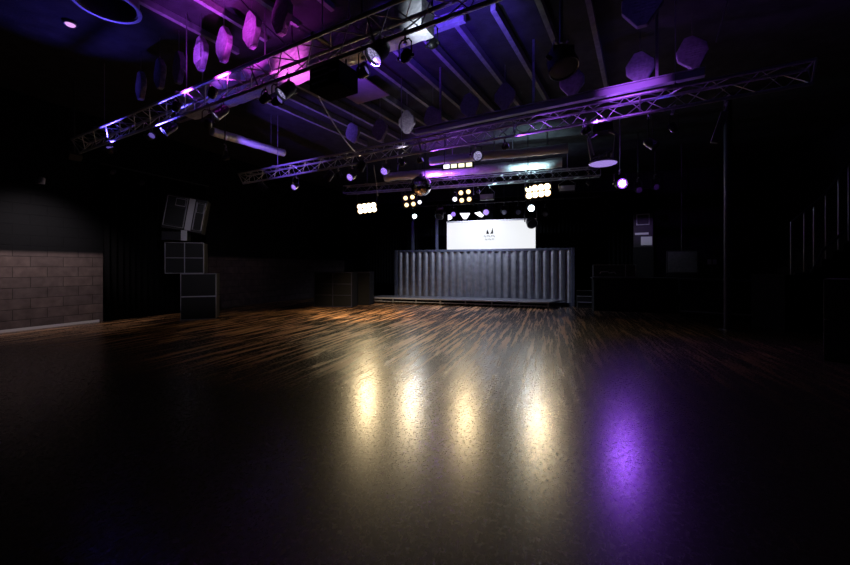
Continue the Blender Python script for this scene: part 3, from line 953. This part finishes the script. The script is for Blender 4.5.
SP = 16.1
a0, a1 = s_at(447, SP, ST), s_at(535.5, SP, ST)
L = a1 - a0
zs0, zs1 = 2.26, 3.42
zl = EYE + (HY - 223) / F * dist(447, SP, ST)
zr = EYE + (HY - 219.5) / F * dist(535.5, SP, ST)
zs1 = (zl + zr) / 2
t = thing('led_screen', 'wide glowing white screen with a small black emblem above the container', 'screen', al(SP, ST, a0, zs0), -ST)
H = zs1 - zs0
MB().box((L / 2, 0, H / 2), (L, 0.02, H)).build('display', E['screen'], t)
MB().box((L / 2, 0.06, H / 2), (L + 0.02, 0.09, H + 0.02)).build('cabinet', M['black'], t)
MB().box((L / 2, 0.02, H + 0.03), (L + 0.04, 0.14, 0.05)).build('top_truss_bar', M['panel'], t)
cx = s_at(490.3, SP, ST) - a0
mpx = dist(490, SP, ST) / F                                       # metres per pixel there


def zz(py):
    return EYE + (HY - py) * mpx - zs0


def lx(px):
    return s_at(px, SP, ST) - a0


yy0, yy1 = -0.016, -0.0105
em = MB()
em.prism([(lx(486.3), zz(233.9)), (lx(489.2), zz(233.9)), (lx(488.9), zz(232.8)), (lx(487.3), zz(229.2)), (lx(486.7), zz(231.2))], yy0, yy1).build('emblem_wing', M['ink'], t)
MB().prism([(lx(490.2), zz(233.8)), (lx(493.2), zz(233.8)), (lx(492.8), zz(227.6)), (lx(491.9), zz(230.2)), (lx(491.3), zz(232.2))], yy0, yy1).build('emblem_wing', M['ink'], t)
# the two lines of tiny print under the emblem are too small to read in the photo: unreadable strokes
for (xa, xb, ya, yb, cnt) in ((483.8, 495.6, 235.4, 237.2, 8), (485.0, 494.6, 238.7, 240.1, 7)):
    for k in range(cnt):
        u0 = xa + (xb - xa) * k / cnt
        u1 = u0 + (xb - xa) / cnt * 0.68
        um = (u0 + u1) / 2
        b = MB()
        wv = 0.18
        kind = k % 3
        if kind == 0:
            o_ = [(u0, yb), (u0 + wv, yb), (u0 + wv, ya + 0.45), (u1 - wv, ya + 0.45), (u1 - wv, yb), (u1, yb), (u1, ya), (u0, ya)]
        elif kind == 1:
            o_ = [(u0, yb), (u1, yb), (u1, yb - 0.45), (u0 + wv * 1.5, yb - 0.45), (u0 + wv * 1.5, ya), (u0, ya)]
        else:
            o_ = [(um - wv, yb), (um + wv, yb), (um + wv, ya + 0.4), (u1, ya + 0.4), (u1, ya), (u0, ya), (u0, ya + 0.4), (um - wv, ya + 0.4)]
        b.prism([(lx(px), zz(py)) for px, py in o_], yy0, yy1).build('print_mark', M['greyink'], t)

# white rigging plates over the screen; their glow stands in for screen light
for i, (px, py, lab) in enumerate([(450, 217.5, 'narrow glowing white plate at the upper corner of the screen'), (465, 216, 'glowing white triangular plate pointing down over the screen'), (479, 214.5, 'glowing white slanting plate beside the violet lamp over the screen')]):
    c = pl(px, py, SP - 0.05, ST)
    t2 = thing('rigging_plate', lab, 'rigging plate', c, -ST, 'white plates over the screen')
    w, h = [(0.09, 0.12), (0.23, 0.13), (0.20, 0.12)][i]
    ol = [[(-w, -h), (w, -h * .5), (w, h), (-w, h)], [(-w, h), (-w * .3, -h), (w * .3, -h), (w, h * .9)], [(-w, h * .6), (w * .2, h), (w, -h * .4), (w * .6, -h), (0, -h * .7)]][i]
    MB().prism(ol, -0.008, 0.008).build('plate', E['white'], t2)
    MB().tube([(0, 0.02, 0.0), (0, 0.02, CZ - c.z)], 0.008, 6).build('drop_rod', M['black'], t2)

# steps beside the stage
t = thing('stage_steps', 'three dark steps with pale nosings beside the container end', 'steps', al(15.0, ST, s_at(577, 15.0, ST), 0), -ST)
for k in range(3):
    MB().box((0.42, 0.15 + k * 0.28, 0.10 + k * 0.10), (0.80, 0.28, 0.20 + k * 0.20)).build('step', M['black'], t)
    MB().box((0.42, 0.012 + k * 0.28, 0.205 + k * 0.20), (0.80, 0.03, 0.012)).build('nosing', M['edge'], t)
t.location.z = 0


# ---------------------------------------------------------------- loudspeakers
def speaker_box(t, name, c, s, cells_x, cells_z, m=M['black'], edge=M['edge'], ew=0.013):
    """cabinet with pale edging and recessed bays"""
    cb = MB().box(c, s).build(name, m, t, bevel=0.008)
    x0, x1 = c[0] - s[0] / 2, c[0] + s[0] / 2
    z0, z1 = c[2] - s[2] / 2, c[2] + s[2] / 2
    yf = c[1] - s[1] / 2 - 0.004
    for i in range(cells_x + 1):
        x = x0 + (x1 - x0) * i / cells_x
        MB().box((x, yf, (z0 + z1) / 2), (ew, 0.022, z1 - z0 + ew)).build('edge_strip', edge, cb)
    for j in range(cells_z + 1):
        z = z0 + (z1 - z0) * j / cells_z
        MB().box(((x0 + x1) / 2, yf - 0.001, z), (x1 - x0 + ew, 0.022, ew)).build('edge_strip', edge, cb)
    for i in range(cells_x):
        for j in range(cells_z):
            w, h = s[0] / cells_x - 0.05, s[2] / cells_z - 0.05
            MB().box((x0 + s[0] / cells_x * (i + 0.5), yf + 0.0, z0 + s[2] / cells_z * (j + 0.5)), (w, 0.012, h)).build('grille', M['grille'], cb)
    return cb


fw = R(-14)
# lower subs, wall side of the room
bl = at(180, 318, 11.0)
t = thing('subwoofer_stack', 'double black subwoofer with pale edges standing on the floor by the drape', 'loudspeaker', V((bl.x + 0.55, bl.y + 0.10, 0)), R(20))
speaker_box(t, 'cabinet', (0, 0, 0.33), (0.88, 0.62, 0.64), 1, 1)
speaker_box(t, 'cabinet', (0, 0, 0.985), (0.88, 0.62, 0.64), 1, 1)
bx = at(184, 258, 11.0)
t = thing('loudspeaker_cabinet', 'four bay black loudspeaker with pale edges perched over the subwoofers', 'loudspeaker', V((bx.x + 0.05, bx.y + 0.2, 1.312)), R(20))
speaker_box(t, 'cabinet', (-0.07, 0.0, 0.45), (0.96, 0.60, 0.88), 2, 2)
t = thing('line_array_speaker', 'tilted black loudspeaker with a pale centre strip topping the stack', 'loudspeaker', V((bx.x + 0.0, bx.y + 0.2, 2.24)), R(20))
b = MB()
rt = Matrix.Rotation(R(9), 3, 'Y')
MB().box((-0.30, 0, 0.16), (0.62, 0.5, 0.24)).build('mount_block', M['plastic'], t)
MB().box((-0.05, -0.27, 0.17), (0.15, 0.04, 0.30)).build('mount_plate', M['panel'], t)
cb = MB().box((-0.04, 0, 0.80), (1.04, 0.5, 1.0), rt).build('cabinet', M['black'], t, bevel=0.02)


def tl(x, z, y=-0.26):
    return V((0, 0, 0.80)) + rt @ V((x, y, z))


MB().box(tl(0.10, 0.0), (0.15, 0.03, 0.92), rt).build('centre_strip', M['panel'], cb)
for (x0, x1, z0, z1) in ((-0.52, -0.02, -0.42, 0.44), (-0.30, -0.06, 0.20, 0.40), (0.22, 0.44, -0.42, 0.40), (0.24, 0.42, 0.10, 0.36)):
    ol = [(x0, z0), (x1, z0), (x1, z1), (x0, z1)]
    MB().tube([tl(x, z, -0.262) for x, z in ol], 0.013, 6, closed=True).build('horn_rim', M['edge'], cb)
MB().box(tl(-0.27, -0.12), (0.44, 0.02, 0.5), rt).build('grille', M['grille'], cb)
MB().box(tl(0.33, -0.16), (0.18, 0.02, 0.46), rt).build('grille', M['grille'], cb)

# the matching small stack on the other side of the stage
p = at(643, 245, 13.6)
t = thing('loudspeaker_cabinet', 'small dark loudspeaker with a pale square rim far behind the purple glare', 'loudspeaker', V((p.x, p.y, 0)), R(-28))
MB().box((0, 0, 1.1), (0.62, 0.55, 2.2)).build('stand_cabinet', M['matte'], t)
cb = MB().box((0, 0, 2.80), (0.60, 0.5, 1.2)).build('cabinet', M['black'], t, bevel=0.01)
MB().tube([(-0.20, -0.26, 3.0), (0.18, -0.26, 3.0), (0.18, -0.26, 3.36), (-0.20, -0.26, 3.36)], 0.025, 6, closed=True).build('horn_rim', M['panel'], cb)
MB().box((0.10, -0.262, 2.42), (0.34, 0.02, 0.30)).build('badge_plate', M['panel'], cb)
MB().box((-0.05, -0.262, 2.68), (0.42, 0.02, 0.07)).build('badge_plate', M['panel'], cb)

# subwoofer at the near edge of the other side
p = at(860, 365, 5.8)
t = thing('subwoofer_stack', 'double black subwoofer with pale edges cut by the edge of the photo', 'loudspeaker', V((p.x + 0.30, p.y + 0.35, 0)), R(40))
speaker_box(t, 'cabinet', (0, 0, 0.33), (0.94, 0.62, 0.64), 1, 1)
speaker_box(t, 'cabinet', (0, 0, 0.985), (0.94, 0.62, 0.64), 1, 1)

# low dark cabinets in the far corner
p = at(311, 306, 13.9)
t = thing('low_cabinet', 'low dark cabinet with faint shelf lines in the far corner', 'cabinet', V((p.x + 0.02, p.y + 0.3, 0)), -LW * 0.4)
MB().box((0.75, 0.3, 0.66), (1.5, 0.6, 1.30)).build('body', M['matte'], t, bevel=0.01)
for j in range(4):
    MB().box((0.75, -0.012, 0.03 + j * 0.42), (1.5, 0.02, 0.02)).build('shelf_edge', M['pole'], t)
for i in range(3):
    MB().box((0.02 + i * 0.73, -0.014, 0.66), (0.02, 0.02, 1.28)).build('upright_edge', M['pole'], t)
p = at(351, 306, 14.6)
t = thing('low_cabinet', 'plain dark blue cabinet between the shelf lined one and the stage', 'cabinet', V((p.x, p.y + 0.2, 0)), -LW * 0.4)
MB().box((0.38, 0.3, 0.67), (0.66, 0.6, 1.32)).build('body', M['matte'], t, bevel=0.01)
MB().box((0.38, -0.008, 1.28), (0.66, 0.012, 0.03)).build('top_edge', M['pole'], t)

# black drape beside the block wall and a drape run along the back
def drape(name, p, d, w, h, label, seed, amp=0.06, pitch=0.16):
    b = MB()
    n = int(w / 0.03)
    rows = []
    nrm_ = V((-d.y, d.x, 0))
    for z in (0.01, h * 0.5, h):
        row = []
        for i in range(n + 1):
            x = w * i / n
            o = amp * sin(2 * pi * x / pitch + 1.3 * noise.noise(V((x * 1.7, seed, 0)))) * (1.0 if z < h else 0.6)
            row.append(b.b.verts.new(d * x + nrm_ * o + V((0, 0, z))))
        rows.append(row)
    for A, B in zip(rows, rows[1:]):
        for i in range(n):
            b.b.faces.new((A[i], A[i + 1], B[i + 1], B[i]))
    t = thing(name, label, 'curtain', p)
    o = b.build('cloth', M['cloth'], t, smooth=True)
    s = o.modifiers.new('thick', 'SOLIDIFY')
    s.thickness = 0.006
    MB().tube([d * -0.05 + V((0, 0, h + 0.02)), d * (w + 0.05) + V((0, 0, h + 0.02))], 0.02, 8).build('curtain_rail', M['black'], t)
    return t


ins = V((cos(LW), -sin(LW), 0)) * 0.10
drape('black_curtain', LA + ld * 1.95 + ins, ld, 3.1, 4.3, 'tall black drape hanging beside the block wall', 2)
drape('black_curtain', c_bl + bd * 0.8 + V((-sin(ST), -cos(ST), 0)) * 0.2, bd, 6.6, 4.8, 'wide black drape across the back wall on the wall side of the screen', 5)
drape('black_curtain', c_bl + bd * 8.2 + V((-sin(ST), -cos(ST), 0)) * 0.2, bd, 6.8, 4.8, 'wide black drape across the back wall behind the bar', 8)

# ---------------------------------------------------------------- right side
p = at(727.5, 330, 9.0)
t = thing('steel_pole', 'tall slim steel pole standing from floor to roof on the open floor', 'pole', V((p.x, p.y, 0)))
MB().lathe((0, 0, 0), (0, 0, 1), [(0.015, 0.075), (CZ, 0.075)], 24).build('shaft', M['pole'], t, smooth=True)
MB().box((0, 0, 0.008), (0.26, 0.26, 0.016)).build('base_plate', M['pole'], t)
MB().tube([(0.13, 0.05, 0.02), (0.13, 0.05, CZ)], 0.018, 8).build('conduit', M['pole'], t)

# long dark bar behind the pole
p = at(680, 279, 11.3)
q = at(757, 279, 10.2)
d = q - p
d.z = 0
t = thing('bar_counter', 'long dark bar counter with a thin pale top edge behind the pole', 'bar', V((p.x, p.y, 0)), math.atan2(d.y, d.x))
W = d.length
MB().box((W / 2, 0.3, 0.56), (W, 0.6, 1.10)).build('front', M['matte'], t)
MB().box((W / 2, 0.27, 1.13), (W + 0.1, 0.72, 0.05)).build('worktop', M['pole'], t, bevel=0.006)
MB().tube([(0, -0.12, 0.2), (W, -0.12, 0.2)], 0.02, 8).build('foot_rail', M['steel'], t)
for k in range(4):
    MB().box((0.15 + (W - 0.3) * k / 3, -0.06, 0.2), (0.03, 0.12, 0.03)).build('rail_bracket', M['steel'], t)
p = at(712, 263, 11.4)
t2 = thing('menu_holder', 'tiny pale two line card holder on the bar counter beside the pole', 'sign', V((p.x, p.y, 1.157)), R(-28))
MB().box((0, 0, 0.01), (0.20, 0.10, 0.02)).build('base', M['black'], t2)
MB().box((0, 0, 0.32), (0.03, 0.03, 0.60)).build('stem', M['black'], t2)
MB().box((0, 0, 0.50), (0.22, 0.02, 0.16)).build('card', M['edge'], t2)

# dark dj booth beside the stage with an outlined case on top
p = at(594, 310, 13.0)
t = thing('sound_desk', 'black mixing booth to one side of the stage', 'booth', V((p.x, p.y, 0)), -ST)
MB().box((1.25, 0.4, 0.55), (2.5, 0.8, 1.10)).build('booth_front', M['matte'], t, bevel=0.01)
MB().box((1.25, 0.4, 1.12), (2.6, 0.86, 0.04)).build('booth_top', M['black'], t)
t = thing('flight_case', 'black flight case with thin pale edges standing on the mixing booth', 'case', V((p.x + 0.72, p.y + 0.12, 1.142)), -ST)
MB().box((0, 0, 0.22), (1.30, 0.4, 0.42)).build('case_body', M['black'], t)
for z in (0.02, 0.43):
    MB().box((0, -0.205, z), (1.32, 0.02, 0.016)).build('edge_strip', M['edge'], t)
for x in (-0.655, 0.35, 0.655):
    MB().box((x, -0.206, 0.225), (0.016, 0.02, 0.43)).build('edge_strip', M['edge'], t)
MB().tube([(-0.45, -0.22, 0.12), (-0.42, -0.22, 0.19), (-0.2, -0.22, 0.20), (-0.15, -0.22, 0.15), (0.0, -0.22, 0.19), (0.05, -0.22, 0.12)], 0.012, 6).build('cable_loop', M['panel'], t)
p = at(682, 262, 12.6)
t = thing('monitor', 'dim grey flat monitor hanging above the dark booth', 'monitor', p, -ST)
MB().box((0, 0, 0), (0.9, 0.05, 0.75)).build('casing', M['plastic'], t, bevel=0.01)
MB().box((0, -0.028, 0), (0.84, 0.006, 0.69)).build('display', M['steel'], t)
MB().tube([(0, 0.04, 0.2), (0, 0.04, CZ - p.z)], 0.02, 8).build('drop_pipe', M['black'], t)

# staircase with balustrade at the far side
p = at(800, 268, 9.0)
t = thing('staircase', 'dark staircase with thin pale balusters rising at the side wall', 'stairs', V((p.x, p.y, 0)), R(-8))
MB().box((1.1, 0.3, 0.66), (3.2, 1.1, 1.32)).build('landing_block', M['matte'], t)
for k in range(6):
    MB().box((0.2 + k * 0.22, 0.3, 1.32 + 0.09 + k * 0.09), (0.24, 1.0, 0.18 + k * 0.18)).build('step', M['matte'], t)
for k, (x, z0, z1) in enumerate([(-0.35, 1.32, 2.55), (-0.08, 1.32, 2.8), (0.12, 1.5, 2.9), (0.36, 1.68, 3.2), (0.62, 1.9, 3.6), (0.82, 2.1, 3.9), (1.05, 2.3, 4.0), (1.28, 2.4, 4.1)]):
    MB().tube([(x, -0.22, z0), (x, -0.22, z1)], 0.014 if k % 2 else 0.018, 8).build('baluster', M['dalu'], t, smooth=True)
MB().tube([(-0.35, -0.22, 2.55), (-0.08, -0.22, 2.8), (0.36, -0.22, 3.2), (0.82, -0.22, 3.9), (1.28, -0.22, 4.1)], 0.022, 8).build('handrail', M['pole'], t, smooth=True)
MB().tube([(-0.30, -0.24, 1.34), (0.05, -0.24, 1.36), (0.30, -0.24, 1.9), (0.75, -0.24, 2.35)], 0.03, 8).build('stringer_edge', M['pole'], t)

# wall spots on the block wall
for i, (px, py, lab) in enumerate([(42, 181, 'small white wall spot high on the block wall'), (113, 172, 'small pale wall spot above the black drape'), (142, 183, 'small wall spot with a bright rim above the black drape end'), (2, 66, 'small wall spot cut by the edge of the photo, high on the block wall')]):
    y = (dist(px, LA.x * cos(LW) - LA.y * sin(LW), 0) if False else None)
    k = (px - CX) / F
    nn = V((cos(LW), -sin(LW), 0))
    y = (nn.dot(LA) + 0.24) / (nn.x * k + nn.y)
    p = at(px, py, y)
    base = p - nn * 0.24
    t = thing('wall_spotlight', lab, 'spotlight', base, 0, 'spots on the block wall')
    MB().lathe((0, 0, 0), nn, [(0, 0.06), (0.02, 0.06), (0.03, 0.03)], 16).build('rose', M['black'], t)
    MB().tube([(0, 0, 0), nn * 0.12, nn * 0.16 + V((0, 0, -0.03))], 0.012, 8).build('arm', M['black'], t)
    aim = (V((0.15, -0.15, -1)) - nn * 0.25).normalized() if i < 1 else V((0.35, -0.7, -0.6)).normalized()
    h = nn * 0.24
    MB().lathe(h - aim * 0.09, aim, [(0, 0.03), (0.02, 0.055), (0.16, 0.06), (0.16, 0.05), (0.13, 0.05)], 18).build('can', M['panel'] if i == 0 else M['plastic'], t, smooth=True)
    MB().lathe(h + aim * 0.045, aim, [(0, 0.05), (0.008, 0.02)], 18).build('lens', E['off'], t)

# flood added to brighten the lower blocks
k = (20 - CX) / F
nn = V((cos(LW), -sin(LW), 0))
for (px, sx) in ((-40, 0),):
    p = LA + ld * 0.5 + nn * 1.9 + V((0, 0, 4.0))
    t = thing('added_wash_light', 'added ceiling hung flood with barn doors lighting the block wall', 'stage light', p, 0)
    MB().tube([(0, 0, 0), (0, 0, CZ - p.z)], 0.02, 8).build('drop_pipe', M['black'], t)
    aim = (LA + ld * 0.5 + V((0, 0, 0.9)) - p).normalized()
    d_, x_, u_ = basis(aim)
    MB().box(V((0, 0, -0.06)), (0.24, 0.14, 0.16), Matrix((x_, d_, u_)).transposed()).build('housing', M['black'], t, bevel=0.01)
    light('SPOT', t, aim * 0.2, (1.0, 0.84, 0.82), 430, aim, 92, 1.0, 0.08)

# ---------------------------------------------------------------- world, camera, view
w = bpy.data.worlds.new('World')
sc.world = w
w.use_nodes = True
w.node_tree.nodes['Background'].inputs['Color'].default_value = (0.02, 0.02, 0.05, 1)
w.node_tree.nodes['Background'].inputs['Strength'].default_value = 0.0
cam = bpy.data.cameras.new('Camera')
co = bpy.data.objects.new('Camera', cam)
C.objects.link(co)
co.location = (0, 0, EYE)
co.rotation_euler = (R(90), 0, 0)
cam.sensor_width, cam.lens = 36, 36 * F / 850
cam.shift_y = -(282.5 - HY) / 850
cam.clip_start, cam.clip_end = 0.05, 100
sc.camera = co
vs_ = sc.view_settings
vs_.view_transform, vs_.look, vs_.exposure, vs_.gamma = 'Standard', 'None', 0.0, 1.0
vs_.use_curve_mapping = False
